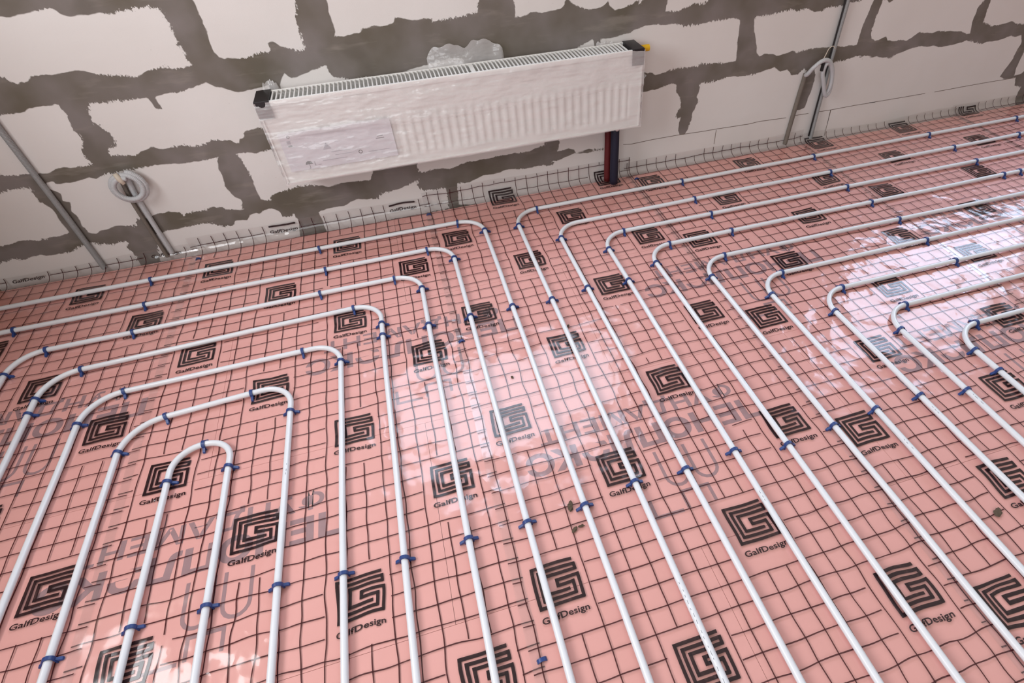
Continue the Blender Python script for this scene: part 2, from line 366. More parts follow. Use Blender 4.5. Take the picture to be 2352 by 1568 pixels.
def tag(o, label=None, cat=None, group=None, kind=None):
    if label: o['label'] = label
    if cat: o['category'] = cat
    if group: o['group'] = group
    if kind: o['kind'] = kind
    return o


def empty(name, loc=(0, 0, 0)):
    o = bpy.data.objects.new(name, None); COL.objects.link(o); o.location = loc; o.empty_display_size = 0.05
    return o


def smooth_path(pts, step=0.01):
    """Catmull-Rom through points"""
    P = [Vector(p) for p in pts]; P = [2 * P[0] - P[1]] + P + [2 * P[-1] - P[-2]]
    out = []
    for i in range(1, len(P) - 2):
        n = max(2, int((P[i + 1] - P[i]).length / step))
        for k in range(n):
            t = k / n; a, b, c, d = P[i - 1], P[i], P[i + 1], P[i + 2]
            out.append(0.5 * ((2 * b) + (c - a) * t + (2 * a - 5 * b + 4 * c - d) * t * t + (3 * b - a - 3 * c + d) * t ** 3))
    out.append(P[-2]); return out


# ---------------------------------------------------------------- the setting: wall, floor
def gen_blocks():
    """block courses above the traced ones, out of the picture but facing the film"""
    out = []
    for r in range(7):
        z0 = 0.965 + r * 0.25
        off = (0.31 if r % 2 else 0.0)
        for k in range(-5, 9):
            x0 = -0.70 + off + k * 0.61
            z1 = z0 + 0.20
            out.append([(x0 + rng.uniform(-.02, .02), z0 + rng.uniform(-.015, .015)), (x0 + .28, z0 + rng.uniform(-.02, .02)), (x0 + .53 + rng.uniform(-.02, .02), z0),
                        (x0 + .53 + rng.uniform(-.02, .02), z1), (x0 + .25, z1 + rng.uniform(-.02, .02)), (x0, z1 + rng.uniform(-.01, .01))])
    for r, (z0, z1) in enumerate(((-.04, .12), (.16, .38), (.42, .62), (.68, .91))):
        for k in range(3):
            x0 = 2.82 + .3 * (r % 2) + .61 * k
            out.append([(x0, z0), (x0 + .54, z0), (x0 + .54, z1), (x0, z1)])
    return out


def block_sdf(px, pz, polys):
    """distance to the nearest block outline, positive inside a block"""
    best = np.full(px.shape, -1.0)
    for poly in polys:
        A = np.array(poly); lo = A.min(0) - 0.06; hi = A.max(0) + 0.06
        sel = np.where((px > lo[0]) & (px < hi[0]) & (pz > lo[1]) & (pz < hi[1]))[0]
        if len(sel) == 0: continue
        X = px[sel]; Z = pz[sel]; d2 = np.full(X.shape, 1e9); ins = np.zeros(X.shape, bool)
        for i in range(len(A)):
            ax, az = A[i - 1]; bx, bz = A[i]
            ex, ez = bx - ax, bz - az; L = ex * ex + ez * ez + 1e-12
            t = np.clip(((X - ax) * ex + (Z - az) * ez) / L, 0, 1)
            d2 = np.minimum(d2, (X - ax - t * ex) ** 2 + (Z - az - t * ez) ** 2)
            c = (az > Z) != (bz > Z)
            ins ^= c & (X < ex * (Z - az) / (ez if abs(ez) > 1e-12 else 1e-12) + ax)
        d = np.sqrt(d2); d[~ins] *= -1
        best[sel] = np.maximum(best[sel], d)
    return np.maximum(best, -0.06)


def build_back_wall():
    polys = PO + gen_blocks()
    X0, X1, ZM, ZT = -2.19, 4.1, 1.0, 2.7
    mb = MB(); att = []

    def patch(xs, zs):
        gx, gz = np.meshgrid(xs, zs)
        px, pz = gx.ravel(), gz.ravel()
        att.append(block_sdf(px, pz, polys))
        nx, nz = len(xs), len(zs)
        vs = [(a, 0.0, c) for a, c in zip(px.tolist(), pz.tolist())]
        fs = []
        for j in range(nz - 1):
            zc = (zs[j] + zs[j + 1]) / 2
            for i in range(nx - 1):
                xc = (xs[i] + xs[i + 1]) / 2
                if any(w[0] < xc < w[1] and w[2] < zc < w[3] for w in (WIN_A, WIN_B)): continue
                a = j * nx + i; fs.append((a, a + 1, a + nx + 1, a + nx))
        mb.add(vs, fs)

    def lin(a, b, st, extra=()):
        v = np.linspace(a, b, int(round((b - a) / st)) + 1)
        return np.array(sorted(set(np.round(np.concatenate([v, np.array(extra)]), 4).tolist())))
    patch(lin(X0, X1, 0.009), lin(-0.05, ZM, 0.009, (WIN_B[2],)))
    patch(lin(X0, X1, 0.03, (WIN_A[0], WIN_A[1], WIN_B[0], WIN_B[1])), lin(ZM, ZT, 0.03, (WIN_A[2], WIN_A[3], WIN_B[3])))
    n = len(mb.v)
    T = 0.30
    for w in (WIN_A, WIN_B):                                   # window reveals
        for (a, c) in (((w[0], w[2]), (w[1], w[2])), ((w[1], w[2]), (w[1], w[3])), ((w[1], w[3]), (w[0], w[3])), ((w[0], w[3]), (w[0], w[2]))):
            mb.add([(a[0], 0, a[1]), (c[0], 0, c[1]), (c[0], T, c[1]), (a[0], T, a[1])], [(0, 1, 2, 3)])
    for a, c in (((X0, -.05), (X1, -.05)), ((X1, -.05), (X1, ZT)), ((X1, ZT), (X0, ZT)), ((X0, ZT), (X0, -.05))):
        mb.add([(a[0], 0, a[1]), (c[0], 0, c[1]), (c[0], T, c[1]), (a[0], T, a[1])], [(0, 1, 2, 3)])
    for jl in JO:                                              # thin glue joints between the lowest blocks
        for (a, c) in zip(jl[:-1], jl[1:]):
            d = Vector((c[0] - a[0], c[1] - a[1])).normalized(); q = Vector((-d.y, d.x)) * 0.0013
            mb.add([(a[0] - q.x, -.0007, a[1] - q.y), (c[0] - q.x, -.0007, c[1] - q.y), (c[0] + q.x, -.0007, c[1] + q.y), (a[0] + q.x, -.0007, a[1] + q.y)], [(0, 1, 2, 3)], 1)
    ob = mb.build('wall_back', [M['wall'], M['joint']])
    vals = np.full(len(mb.v), 0.03); vals[:n] = np.concatenate(att)
    at = ob.data.attributes.new('block_edge', 'FLOAT', 'POINT'); at.data.foreach_set('value', vals.astype(np.float32))
    tag(ob, kind='structure')
    return ob


build_back_wall()

mb = MB()
y0, y1, z0, z1 = WIN_C
for a, c in (((-2.49, -2.9, -.05), (-2.19, y0, 2.7)), ((-2.49, y1, -.05), (-2.19, 0.3, 2.7)), ((-2.49, y0, -.05), (-2.19, y1, z0)), ((-2.49, y0, z1), (-2.19, y1, 2.7))):
    mb.box(a, c)
tag(mb.build('wall_left', M['plaster']), kind='structure')
mb = MB(); mb.box((-2.49, -5.0, -0.25), (4.1, 0.3, -0.052))
tag(mb.build('floor', M['screed']), kind='structure')

# ---------------------------------------------------------------- insulation boards with grey lettering
_font_cache = {}


def text_shape(body, bold=0.0, res=3, space=1.0):
    """vertices and triangles of a line of writing, normalised: baseline 0, cap height 1, x from 0 to width"""
    key = (body, bold, res, space)
    if key in _font_cache: return _font_cache[key]
    cu = bpy.data.curves.new('lettering', 'FONT'); cu.body = body; cu.resolution_u = res; cu.offset = bold; cu.space_character = space
    ob = bpy.data.objects.new('lettering', cu); COL.objects.link(ob)
    bpy.context.view_layer.update()
    me = bpy.data.meshes.new_from_object(ob.evaluated_get(bpy.context.evaluated_depsgraph_get()))
    bm = bmesh.new(); bm.from_mesh(me); bmesh.ops.triangulate(bm, faces=bm.faces)
    vs = [v.co.copy() for v in bm.verts]; bm.verts.index_update()
    fs = [tuple(v.index for v in f.verts) for f in bm.faces]
    bm.free(); COL.objects.unlink(ob); bpy.data.objects.remove(ob); bpy.data.meshes.remove(me); bpy.data.curves.remove(cu)
    x0 = min(v.x for v in vs); x1 = max(v.x for v in vs)
    cap = 0.73
    r = ([((v.x - x0) / cap, v.y / cap) for v in vs], fs, (x1 - x0) / cap)
    _font_cache[key] = r
    return r


def flat_text(mb, body, cx, cy, width, height, z, mi, bold=0.02, turn=1):
    vs, fs, w = text_shape(body, bold)
    out = []
    for a, c in vs:
        dx = (a / w - 0.5) * width; dy = (c - 0.5) * height
        out.append((cx + turn * dx, cy + turn * dy, z))
    mb.add(out, fs, mi)


BL, BW = 1.19, 0.588
_rows = [(-2.976, -0.06, False, ''), (-2.388, -0.06 + 0.595, False, 'nearest the camera'), (-1.800, -0.06, True, 'second row out from'), (-1.212, 0.535, True, 'middle row'), (-0.624, -0.06, False, 'row along the wall')]
row_phr = ['fifth row out from the wall', 'fourth row out from the wall', 'third row out from the wall', 'second row out from the wall', 'row against the wall']
ordn = ['first', 'second', 'third', 'fourth', 'fifth', 'sixth', 'seventh', 'eighth']
for ri, (yb, xc0, printed, _) in enumerate(_rows):
    k0 = 0
    for k in range(-3, 4):
        cx = xc0 + k * BL
        xa, xb = max(cx - BL / 2, -2.185), min(cx + BL / 2, 4.05)
        if xb - xa < 0.08 or xa > 3.4: continue
        mb = MB()
        e = 0.0005
        mb.box((xa + e, yb + e, -0.05), (xb - e, min(yb + BW - e, -0.036), 0.0))
        if printed and xb - xa > 0.4:
            z = 0.0003
            ym = yb + 0.355
            whole = xb - xa > BL - .1
            tx = 0.01
            if whole or cx > 0:
                flat_text(mb, 'ПЕНОПЛЭКС', cx + tx, ym - 0.012, 0.715, 0.066, z, 1, 0.036, -1)
                flat_text(mb, 'ФУНДАМЕНТ', cx + tx, ym + 0.072, 0.60, 0.051, z, 1, 0.022, -1)
            elif xb > -1.6:
                flat_text(mb, 'ПЕНОПЛЭКС', cx + tx, ym - 0.012, 0.715, 0.066, z, 1, 0.036, -1)
                flat_text(mb, 'ФУНДАМЕНТ', cx + tx, ym + 0.072, 0.60, 0.051, z, 1, 0.022, -1)
            # house-shaped outline marks beside the writing

            def stroke(pts, w=0.0045):
                """ribbon along a polyline, mitred so that no two faces overlap"""
                P = [Vector((a, c)) for a, c in pts]; vs = []
                for i in range(len(P)):
                    a = (P[i] - P[i - 1]).normalized() if i else None
                    c = (P[i + 1] - P[i]).normalized() if i < len(P) - 1 else None
                    a = a or c; c = c or a
                    na, nc = Vector((-a.y, a.x)), Vector((-c.y, c.x))
                    q = (na + nc).normalized(); q = q * (w / max(.3, q.dot(na)))
                    vs += [(P[i].x - q.x, P[i].y - q.y, z), (P[i].x + q.x, P[i].y + q.y, z)]
                mb.add(vs, [(2 * i, 2 * i + 2, 2 * i + 3, 2 * i + 1) for i in range(len(P) - 1)], 1)
            for ox in (0.0, 0.085):
                bx, by = cx + 0.0 + ox, ym - 0.07
                stroke([(bx, by)] + [(bx + 0.03 - 0.03 * math.cos(a), by - 0.085 - 0.03 * math.sin(a)) for a in [i * PI / 8 for i in range(9)]] + [(bx + 0.06, by)])
            bx, by = cx - 0.07, ym - 0.205
            stroke([(bx, by), (bx, by - 0.05), (bx + 0.075, by - 0.05)])
            stroke([(bx + 0.09, by - 0.05), (bx + 0.09, by), (bx + 0.165, by), (bx + 0.165, by - 0.05)])
        # clip the lettering of cut boards to the board
        keep = [i for i, f in enumerate(mb.f) if mb.mi[i] == 0 or all(xa + .005 < mb.v[j][0] < xb - .005 for j in f)]
        mb.f = [mb.f[i] for i in keep]; mb.mi = [mb.mi[i] for i in keep]
        ob = mb.build('insulation_board', [M['foam'], M['foam_ink']])
        tag(ob, 'pink foam board under film, %s from corner, %s' % (ordn[k0], row_phr[ri]), 'insulation board', 'pink insulation boards under the film')
        k0 += 1

# ---------------------------------------------------------------- film sheets with printed grid and marks
CR = 0.034                                                     # radius of the curl where the film meets the wall


def wave(x, y):
    amp = 0.6 + 0.6 * noise.noise(Vector((x * 1.7 + 3, y * 1.7, 2.2)))
    h = 0.0018 * (0.5 + 0.5 * noise.noise(Vector((x * 11, y * 11, 0.3)))) + 0.0010 * (0.5 + 0.5 * noise.noise(Vector((x * 26, y * 26, 4.3)))) * max(0.2, amp)
    return 0.0006 + h


def film_point(x, v, lift):
    """point of the film: v = distance out from the wall corner along the sheet"""
    t = v - CR
    h = wave(x, -v) + lift
    if t >= 0:
        return (x, -v - 0.004, h)
    a = min(-t / CR, PI / 2)
    y = -(CR - CR * math.sin(a)) - 0.004; z = CR * (1 - math.cos(a)) + max(0, -t - CR * PI / 2)
    k = 0.0006 + lift + (h - 0.0006 - lift) * (0.6 if a < PI / 2 else 0.4)
    wob = 0.002 * noise.noise(Vector((x * 5, v * 3, 8.1))) * min(1, max(0, -t / 0.05))
    return (x, y - math.sin(a) * k - abs(wob), z + math.cos(a) * k)


def lateral(x, v):
    a = 0.0042 * (0.6 + 0.9 * noise.noise(Vector((x * 1.3, v * 1.3, 9.0))))
    return a * noise.noise(Vector((x * 15, v * 15, 1.7))) * 1.6, a * noise.noise(Vector((x * 15, v * 15, 6.7))) * 1.6


C5 = 0.05
SW = 0.155
G_STROKES = [('h', .57, .47, 2.55), ('h', .83, .73, 2.62), ('h', 1.08, .99, 2.62), ('v', 2.49, .83, 1.21), ('v', .47, .57, 2.55), ('v', .73, .83, 2.29),
             ('v', .99, 1.08, 2.03), ('h', 2.42, .47, 2.65), ('h', 2.16, .73, 2.36), ('h', 1.90, .99, 2.10), ('h', 1.36, 1.50, 2.65), ('v', 2.52, 1.36, 2.55),
             ('v', 1.50, 1.36, 1.75), ('h', 1.62, 1.50, 2.36), ('v', 2.23, 1.62, 2.29)]


def build_film(x0, x1, gx, gy, vmax, top, lift, label, flap=None):
    """gx, gy: where one printed mark sits; marks repeat every five cells in staggered columns"""
    mb = MB()
    vtop = -(CR * PI / 2 - CR) - (top - CR)                      # v at the upper edge
    nx = int((x1 - x0) / 0.0125); ny = int((vmax - vtop) / 0.0125)

    def edge(x):                                                # upper edge runs a little uneven
        return vtop - 0.012 * noise.noise(Vector((x * 3, 0, 5.5)))
    vs = []
    for j in range(ny + 1):
        for i in range(nx + 1):
            x = x0 + (x1 - x0) * i / nx
            v = edge(x) + (vmax - edge(x)) * j / ny
            vs.append(film_point(x, v, lift))
    fs = [(j * (nx + 1) + i, (j + 1) * (nx + 1) + i, (j + 1) * (nx + 1) + i + 1, j * (nx + 1) + i + 1) for j in range(ny) for i in range(nx)]
    mb.add(vs, fs, 0)

    def ink(x, v, up=0.0006):
        dx, dv = lateral(x, v)
        x = min(max(x + dx, x0 + .0005), x1 - .0005); v = min(max(v + dv, edge(x) + .001), vmax)
        return film_point(x, v, lift + up)
    # marks
    blocks = []
    ncol = 4
    for a in range(-6, 7):
        bx = gx - 1.4 * C5 + a * 5 * C5
        if bx < x0 - 0.06 or bx + 3 * C5 > x1 + 0.06: continue
        for b in range(-9, 10):
            if (a + b) % 2: continue
            bv = gy - 1.63 * C5 + b * 5 * C5                      # v of the block's wall-side edge
            if bv > vmax or bv + 4 * C5 < vtop: continue
            blocks.append((bx, bv))

    def put(pu, pv, bx, bv): return bx + pu * C5, bv + pv * C5
    tv, tf, tw = text_shape('GalfDesign', 0.022, 3, 1.04)
    for bx, bv in blocks:
        for o, p, q0, q1 in G_STROKES:
            n = max(1, int((q1 - q0) * C5 / 0.010)); pts = []
            for i in range(n + 1):
                q = q0 + (q1 - q0) * i / n
                for w in (0, SW):
                    u_, v_ = (q, p + w) if o == 'h' else (p + w, q)
                    X, V = put(u_, v_, bx, bv); pts.append((X, V))
            if any(V < vtop + .004 or V > vmax or X < x0 or X > x1 for X, V in pts): 
                pts = [(min(max(X, x0), x1), min(max(V, vtop + .012), vmax)) for X, V in pts]
            mb.add([ink(X, V, 0.0008) for X, V in pts], [(2 * i, 2 * i + 1, 2 * i + 3, 2 * i + 2) for i in range(n)], 2)
        if bv + 2.8 * C5 > vtop + .012 and bx > x0 - .02 and bx + 2.7 * C5 < x1 + .02:
            pts = []
            for c_, r_ in tv:
                X, V = put(.43 + 2.25 * c_ / tw, 3.15 - 0.29 * r_, bx, bv); pts.append(ink(X, V, 0.0008))
            mb.add(pts, tf, 2)

    def blocked(x, v):
        return any(bx + .004 < x < bx + 3 * C5 - .004 and bv + .004 < v < bv + 4 * C5 - .004 for bx, bv in blocks)
    HW = 0.0014
    ST = 0.0125

    def line(fn, s0, s1, horiz):
        n = max(2, int((s1 - s0) / ST)); run = []

        def flush():
            if len(run) > 1:
                pts = []
                for s_ in run:
                    x, v = fn(s_)
                    for w in (-HW, HW): pts.append(ink(x, v + w) if horiz else ink(x + w, v))
                mb.add(pts, [(2 * i, 2 * i + 1, 2 * i + 3, 2 * i + 2) for i in range(len(run) - 1)], 1)
            run.clear()
        for i in range(n + 1):
            s_ = s0 + (s1 - s0) * i / n; x, v = fn(s_)
            worn = noise.noise(Vector((x * 9, v * 9, 3.1))) > 0.62
            if blocked(x, v) or (worn and noise.noise(Vector((x * 70, v * 70, 1.1))) > 0.1): flush()
            else: run.append(s_)
        flush()
    bx0 = gx - 1.4 * C5
    for k in range(-60, 80):
        x = bx0 + k * C5
        if x0 + .003 < x < x1 - .003: line(lambda s_, x=x: (x, s_), vtop + .004, vmax, False)
    bv0 = gy - 1.63 * C5
    for k in range(-60, 80):
        v = bv0 + k * C5
        if vtop + .006 < v < vmax: line(lambda s_, v=v: (s_, v), x0, x1, True)
    ob = mb.build('film_sheet', [M['film'], M['line_ink'], M['logo_ink']], smooth=True)
    tag(ob, label, 'film', 'grid printed film sheets')
    return ob


build_film(-2.185, -1.452, -1.578, 0.931, 2.60, 0.040, 0.0016, 'clear film strip with printed grid, running into the corner below the long conduit')
build_film(-1.478, -0.487, -0.615, 1.920, 2.60, 0.064, 0.0, 'clear film strip with printed grid, under the looped pipes')
build_film(-0.515, 0.462, 0.077, 1.780, 2.60, 0.086, 0.0014, 'clear film strip with printed grid, ending at the red and navy sleeves')
build_film(0.432, 1.395, 0.517, 1.620, 2.60, 0.058, 0.0, 'clear film strip with printed grid, between the coloured sleeves and the tall conduit')
build_film(1.365, 2.335, 1.450, 0.555, 2.60, 0.036, 0.0014, 'clear film strip with printed grid, starting at the tall conduit')
build_film(2.305, 3.60, 2.395, 0.50, 2.60, 0.045, 0.0, 'clear film strip with printed grid, farthest along the wall')

# ---------------------------------------------------------------- heating pipes
PR = 0.0084
PZ = PR + 0.0048


def fillet(pts, radii, n=14):
    """polyline in the floor plane with rounded corners"""
    out = [Vector(pts[0])]
    for i in range(1, len(pts) - 1):
        p, a, b = Vector(pts[i]), Vector(pts[i - 1]), Vector(pts[i + 1])
        u, w = (a - p).normalized(), (b - p).normalized()
        th = math.acos(max(-1, min(1, u.dot(w)))); r = radii[i - 1]
        d = r / math.tan(th / 2)
        s, e = p + u * d, p + w * d
        cc = p + (u + w).normalized() * (r / math.sin(th / 2))
        a0 = math.atan2(s.y - cc.y, s.x - cc.x); a1 = math.atan2(e.y - cc.y, e.x - cc.x)
        da = (a1 - a0 + PI) % (2 * PI) - PI
        for k in range(n + 1):
            g = a0 + da * k / n; out.append(Vector((cc.x + r * math.cos(g), cc.y + r * math.sin(g))))
    out.append(Vector(pts[-1]))
    return out


END = -2.62
PIPES = {
    'N1': ([(-1.352, END), (-1.349, -1.102), (-1.192, -1.096), (-1.196, END)], (0.076, 0.076)),
    'N2': ([(-1.508, END), (-1.506, -0.958), (-1.035, -0.931), (-1.047, END)], (0.115, 0.085)),
    'N3': ([(-1.652, END), (-1.652, -0.797), (-0.887, -0.790), (-0.895, END)], (0.105, 0.090)),
    'N4': ([(-1.806, END), (-1.811, -0.645), (-0.747, -0.618), (-0.749, END)], (0.105, 0.090)),
    'N5': ([(-1.953, END), (-1.953, -0.498), (-0.590, -0.490), (-0.595, END)], (0.095, 0.095)),
    'N6': ([(-2.14, END), (-2.14, -0.342), (-0.447, -0.343), (-0.443, END)], (0.10, 0.095)),
    'N7': ([(-2.165, -0.182), (-0.294, -0.182), (-0.292, END)], (0.100,)),
    'R1': ([(3.60, -0.186), (-0.152, -0.190), (-0.146, END)], (0.105,)),
    'R2': ([(3.60, -0.334), (-0.010, -0.356), (0.000, END)], (0.100,)),
    'R3': ([(3.60, -0.498), (0.147, -0.484), (0.142, END)], (0.100,)),
    'R4': ([(3.60, -0.640), (0.285, -0.630), (0.300, END)], (0.100,)),
    'R5': ([(3.60, -0.815), (0.442, -0.770), (0.458, END)], (0.105,)),
    'R6': ([(3.60, -0.950), (0.593, -0.938), (0.602, END)], (0.100,)),
    'R7': ([(3.60, -1.100), (0.746, -1.084), (0.757, END)], (0.100,)),
    'R8': ([(3.60, -1.238), (0.891, -1.232), (0.891, END)], (0.100,)),
    'R9': ([(3.60, -1.392), (1.039, -1.382), (1.041, END)], (0.100,)),
}
loop_phr = {'N1': 'innermost narrow loop', 'N2': 'second loop outward', 'N3': 'third loop outward', 'N4': 'fourth loop outward', 'N5': 'fifth loop outward',
            'N6': 'sixth loop outward', 'N7': 'outermost loop below the radiator'}
nth = ['nearest the wall', 'second from the wall', 'third from the wall', 'fourth from the wall', 'fifth from the wall', 'sixth from the wall',
       'seventh from the wall', 'eighth from the wall', 'ninth from the wall']
paths = {}
for pi, (key, (pts, rad)) in enumerate(PIPES.items()):
    path = fillet(pts, rad)
    # resample and let the pipe waver a little by hand-laying
    dense = []
    for a, b in zip(path[:-1], path[1:]):
        n = max(1, int((b - a).length / 0.03))
        dense += [a + (b - a) * k / n for k in range(n)]
    dense.append(path[-1])
    out = []
    for p in dense:
        w1 = 0.0022 * noise.noise(Vector((p.x * 2.6, p.y * 2.6, pi * 3.7))); w2 = 0.0022 * noise.noise(Vector((p.x * 2.6, p.y * 2.6, pi * 3.7 + 50)))
        z = PZ + 0.0012 * (1 + noise.noise(Vector((p.x * 4, p.y * 4, pi * 1.9))))
        out.append(Vector((p.x + w1, p.y + w2, z)))
    paths[key] = out
    mb = MB(); mb.tube(out, PR, 16)
    # a run of small printed dashes along some of the pipes
    if key in ('R1', 'R6', 'R7', 'R8', 'R3', 'N2'):
        st = {'R1': -1.87, 'R6': -1.70, 'R7': -1.63, 'R8': -1.63, 'R3': -1.72, 'N2': -1.25}[key]
        y = st
        xl = out[-1].x
        while y > st - (0.22 if key == 'R1' else 0.035):
            L = rng.uniform(.003, .010); a = rng.uniform(-.1, .1) + (0.5 if key != 'N2' else -.3)
            i = min(range(len(out)), key=lambda q: (out[q].x - xl) ** 2 + (out[q].y - y) ** 2)
            px = out[i].x
            pts_ = []
            for yy in (y, y - L):
                for aa in (a - .05, a + .05):
                    pts_.append((px - (PR + .0003) * math.sin(aa), yy, out[i].z + (PR + .0003) * math.cos(aa)))
            mb.add(pts_, [(0, 1, 3, 2)], 1)
            y -= L + rng.uniform(.004, .014)
    ob = mb.build('heating_pipe', [M['pipe'], M['pipe_mark']], smooth=True)
    lab = ('white heating pipe bent back on itself, %s' % loop_phr[key]) if key[0] == 'N' else \
          ('white heating pipe turning a single corner, its long run %s' % nth[int(key[1]) - 1])
    tag(ob, lab, 'pipe', 'white floor heating pipes')

# ---------------------------------------------------------------- blue clips
def clip_meshes():
    mb = MB(); w = 0.0042; n = 18
    R0, R1_ = PR + 0.0005, PR + 0.0038

    def ring(sec):
        """extrude a 2-D outline (list of (x, z)) by +-w in y"""
        m = len(sec); vs = [(x, -w, z) for x, z in sec] + [(x, w, z) for x, z in sec]
        fs = [(i, (i + 1) % m, m + (i + 1) % m, m + i) for i in range(m)]
        return vs, fs
    outer = [(R1_ * math.cos(a), PR + R1_ * math.sin(a)) for a in [PI * k / n for k in range(n + 1)]]
    inner = [(R0 * math.cos(a), PR + R0 * math.sin(a)) for a in [PI * k / n for k in range(n + 1)]]
    m = n + 1
    vs = [(x, -w, z) for x, z in outer] + [(x, w, z) for x, z in outer] + [(x, -w, z) for x, z in inner] + [(x, w, z) for x, z in inner]
    fs = []
    for i in range(n):
        fs += [(i, i + 1, m + i + 1, m + i), (2 * m + i + 1, 2 * m + i, 3 * m + i, 3 * m + i + 1), (i + 1, i, 2 * m + i, 2 * m + i + 1), (m + i, m + i + 1, 3 * m + i + 1, 3 * m + i)]
    for i in (0, n): fs.append((i, m + i, 3 * m + i, 2 * m + i))
    mb.add(vs, fs)
    feet = []
    for sx in (1, -1):
        fb = MB()
        # leg going down into the board with a barb wing flaring outward on the film
        fb.box((sx * R0 if sx > 0 else sx * R1_, -w, -0.012), (sx * R1_ if sx > 0 else sx * R0, w, PR))
        o = [(sx * R1_, PR * 0.75), (sx * (R1_ + 0.0105), 0.0012), (sx * (R1_ + 0.0120), -0.0035), (sx * (R1_ + 0.0085), -0.0040), (sx * R1_, -0.001)]
        m2 = len(o)
        vs = [(x, -w * .8, z) for x, z in o] + [(x, w * .8, z) for x, z in o]
        fb.add(vs, [tuple(range(m2)), tuple(range(2 * m2 - 1, m2 - 1, -1))] + [(i, m2 + i, m2 + (i + 1) % m2, (i + 1) % m2) for i in range(m2)])
        feet.append(fb)
    return mb, feet


_arch, _feet = clip_meshes()
clip0 = _arch.build('pipe_clip', M['clip'], smooth=False)
foot0 = [f.build('barbed_foot', M['clip'], clip0) for f in _feet]
_used = [False]


def place_clip(loc, ang, label, group, tilt=0.0):
    if not _used[0]:
        o = clip0; _used[0] = True
    else:
        o = clip0.copy(); COL.objects.link(o)
        for f in foot0:
            c = f.copy(); COL.objects.link(c); c.parent = o
    o.location = loc; o.rotation_euler = (tilt, 0, ang)
    tag(o, label, 'clip', group)
    return o


for key, pts in CLIPS.items():
    path = paths[key]; found = []
    for (x, y) in pts:
        i = min(range(len(path)), key=lambda q: (path[q].x - x) ** 2 + (path[q].y - y) ** 2)
        found.append(i)
    found = sorted(found)
    for q, i in enumerate(found):
        a, b = path[max(i - 1, 0)], path[min(i + 1, len(path) - 1)]
        d = b - a
        ang = math.atan2(d.y, d.x) - PI / 2 + rng.uniform(-.10, .10)
        p = path[i]
        if key[0] == 'N':
            lab = 'blue clip on the %s, %s from its corner end' % (loop_phr[key].replace(' below the radiator', ''), ordn[q])
        else:
            lab = 'blue clip on the one-corner pipe %s, %s from its far end' % (nth[int(key[1]) - 1], ordn[q])
        place_clip((p.x, p.y, p.z - PR), ang, lab, 'blue pipe clips', rng.uniform(-.08, .08))
seam_lab = ['loose blue clip with no pipe, between two straight pipes near the viewer', 'loose blue clip with no pipe, midway along the dark film seam',
            'loose blue clip with no pipe, where the film seam meets the wall', 'loose blue clip with no pipe, at the wall near the coiled conduit end',
            'loose blue clip with no pipe, beside the blue sleeve foot']
for (x, y), l in zip(SEAM_CLIPS, seam_lab):
    place_clip((x, y, -0.0125), rng.uniform(-.2, .2), l, 'loose blue clips in the film seams')

# ---------------------------------------------------------------- conduits on the wall
def corrugated(mb, path, r, pitch=0.0045, amp=0.0007, seg=12, mi=0):
    """ringed tube along a path"""
    P = [Vector(p) for p in path]; acc = [0]
    for a, b in zip(P[:-1], P[1:]): acc.append(acc[-1] + (b - a).length)
    L = acc[-1]; n = int(L / (pitch / 3)); pts = []; rr = []; j = 0
    for i in range(n + 1):
        s = L * i / n
        while j < len(acc) - 2 and acc[j + 1] < s: j += 1
        t = (s - acc[j]) / max(1e-9, acc[j + 1] - acc[j])
        pts.append(P[j].lerp(P[j + 1], t)); rr.append(r + amp * (1 if i % 3 else -1))
    mb.tube(pts, rr, seg, True, mi)


mb = MB(); corrugated(mb, smooth_path([(-1.806, -0.012, 0.004), (-1.805, -0.011, 0.25), (-1.808, -0.012, 0.6), (-1.806, -0.011, 1.0), (-1.806, -0.012, 1.5)], 0.02), 0.0098)
tag(mb.build('conduit', M['conduit'], smooth=True), 'long straight grey conduit climbing the block wall near the corner', 'conduit')

# conduit ending in a small coil
cx, cz, R = -1.545, 0.326, 0.058
root = empty('coiled_conduit', (-1.55, -0.012, 0.0))
mb = MB()
pts = [(-1.548, -0.012, 0.018), (-1.549, -0.012, 0.15), (-1.548, -0.014, 0.27), (-1.541, -0.018, 0.335), (-1.535, -0.024, 0.36)]
pts2 = [(-1.566, -0.013, 0.29), (-1.558, -0.016, 0.345), (-1.545, -0.022, 0.372)]
turns = []
for k in range(0, 34):
    a = PI / 2 - 2 * PI * k / 16
    rr = R - 0.018 * (k / 33.0); turns.append((cx + rr * math.cos(a), -0.030 - 0.016 * k / 33.0, cz + rr * math.sin(a)))
corrugated(mb, smooth_path([(p[0] - root.location.x, p[1] - root.location.y, p[2]) for p in pts + turns[1:]], 0.008), 0.0088)
mb.build('conduit_tube', M['coil'], root, smooth=True)
mb = MB(); mb.tube([(cx - .010 - root.location.x, -.036, cz + .062), (cx - .004 - root.location.x, -.040, cz + .040), (cx + .003 - root.location.x, -.044, cz + .022)], [.0075, .0095, .006], 10)
tag(mb.build('cable_end', M['cream'], root, smooth=True), 'cream cable end')
tag(root, 'grey conduit rising from the floor and ending in a small coil on the wall', 'conduit')
mb = MB(); corrugated(mb, smooth_path([(-1.571, -0.012, 0.004), (-1.572, -0.012, 0.12), (-1.571, -0.013, 0.26), (-1.562, -0.014, 0.36)], 0.02), 0.0070)
tag(mb.build('conduit', M['conduit_dark'], smooth=True), 'thin dark conduit rising close beside the coiled conduit', 'conduit')

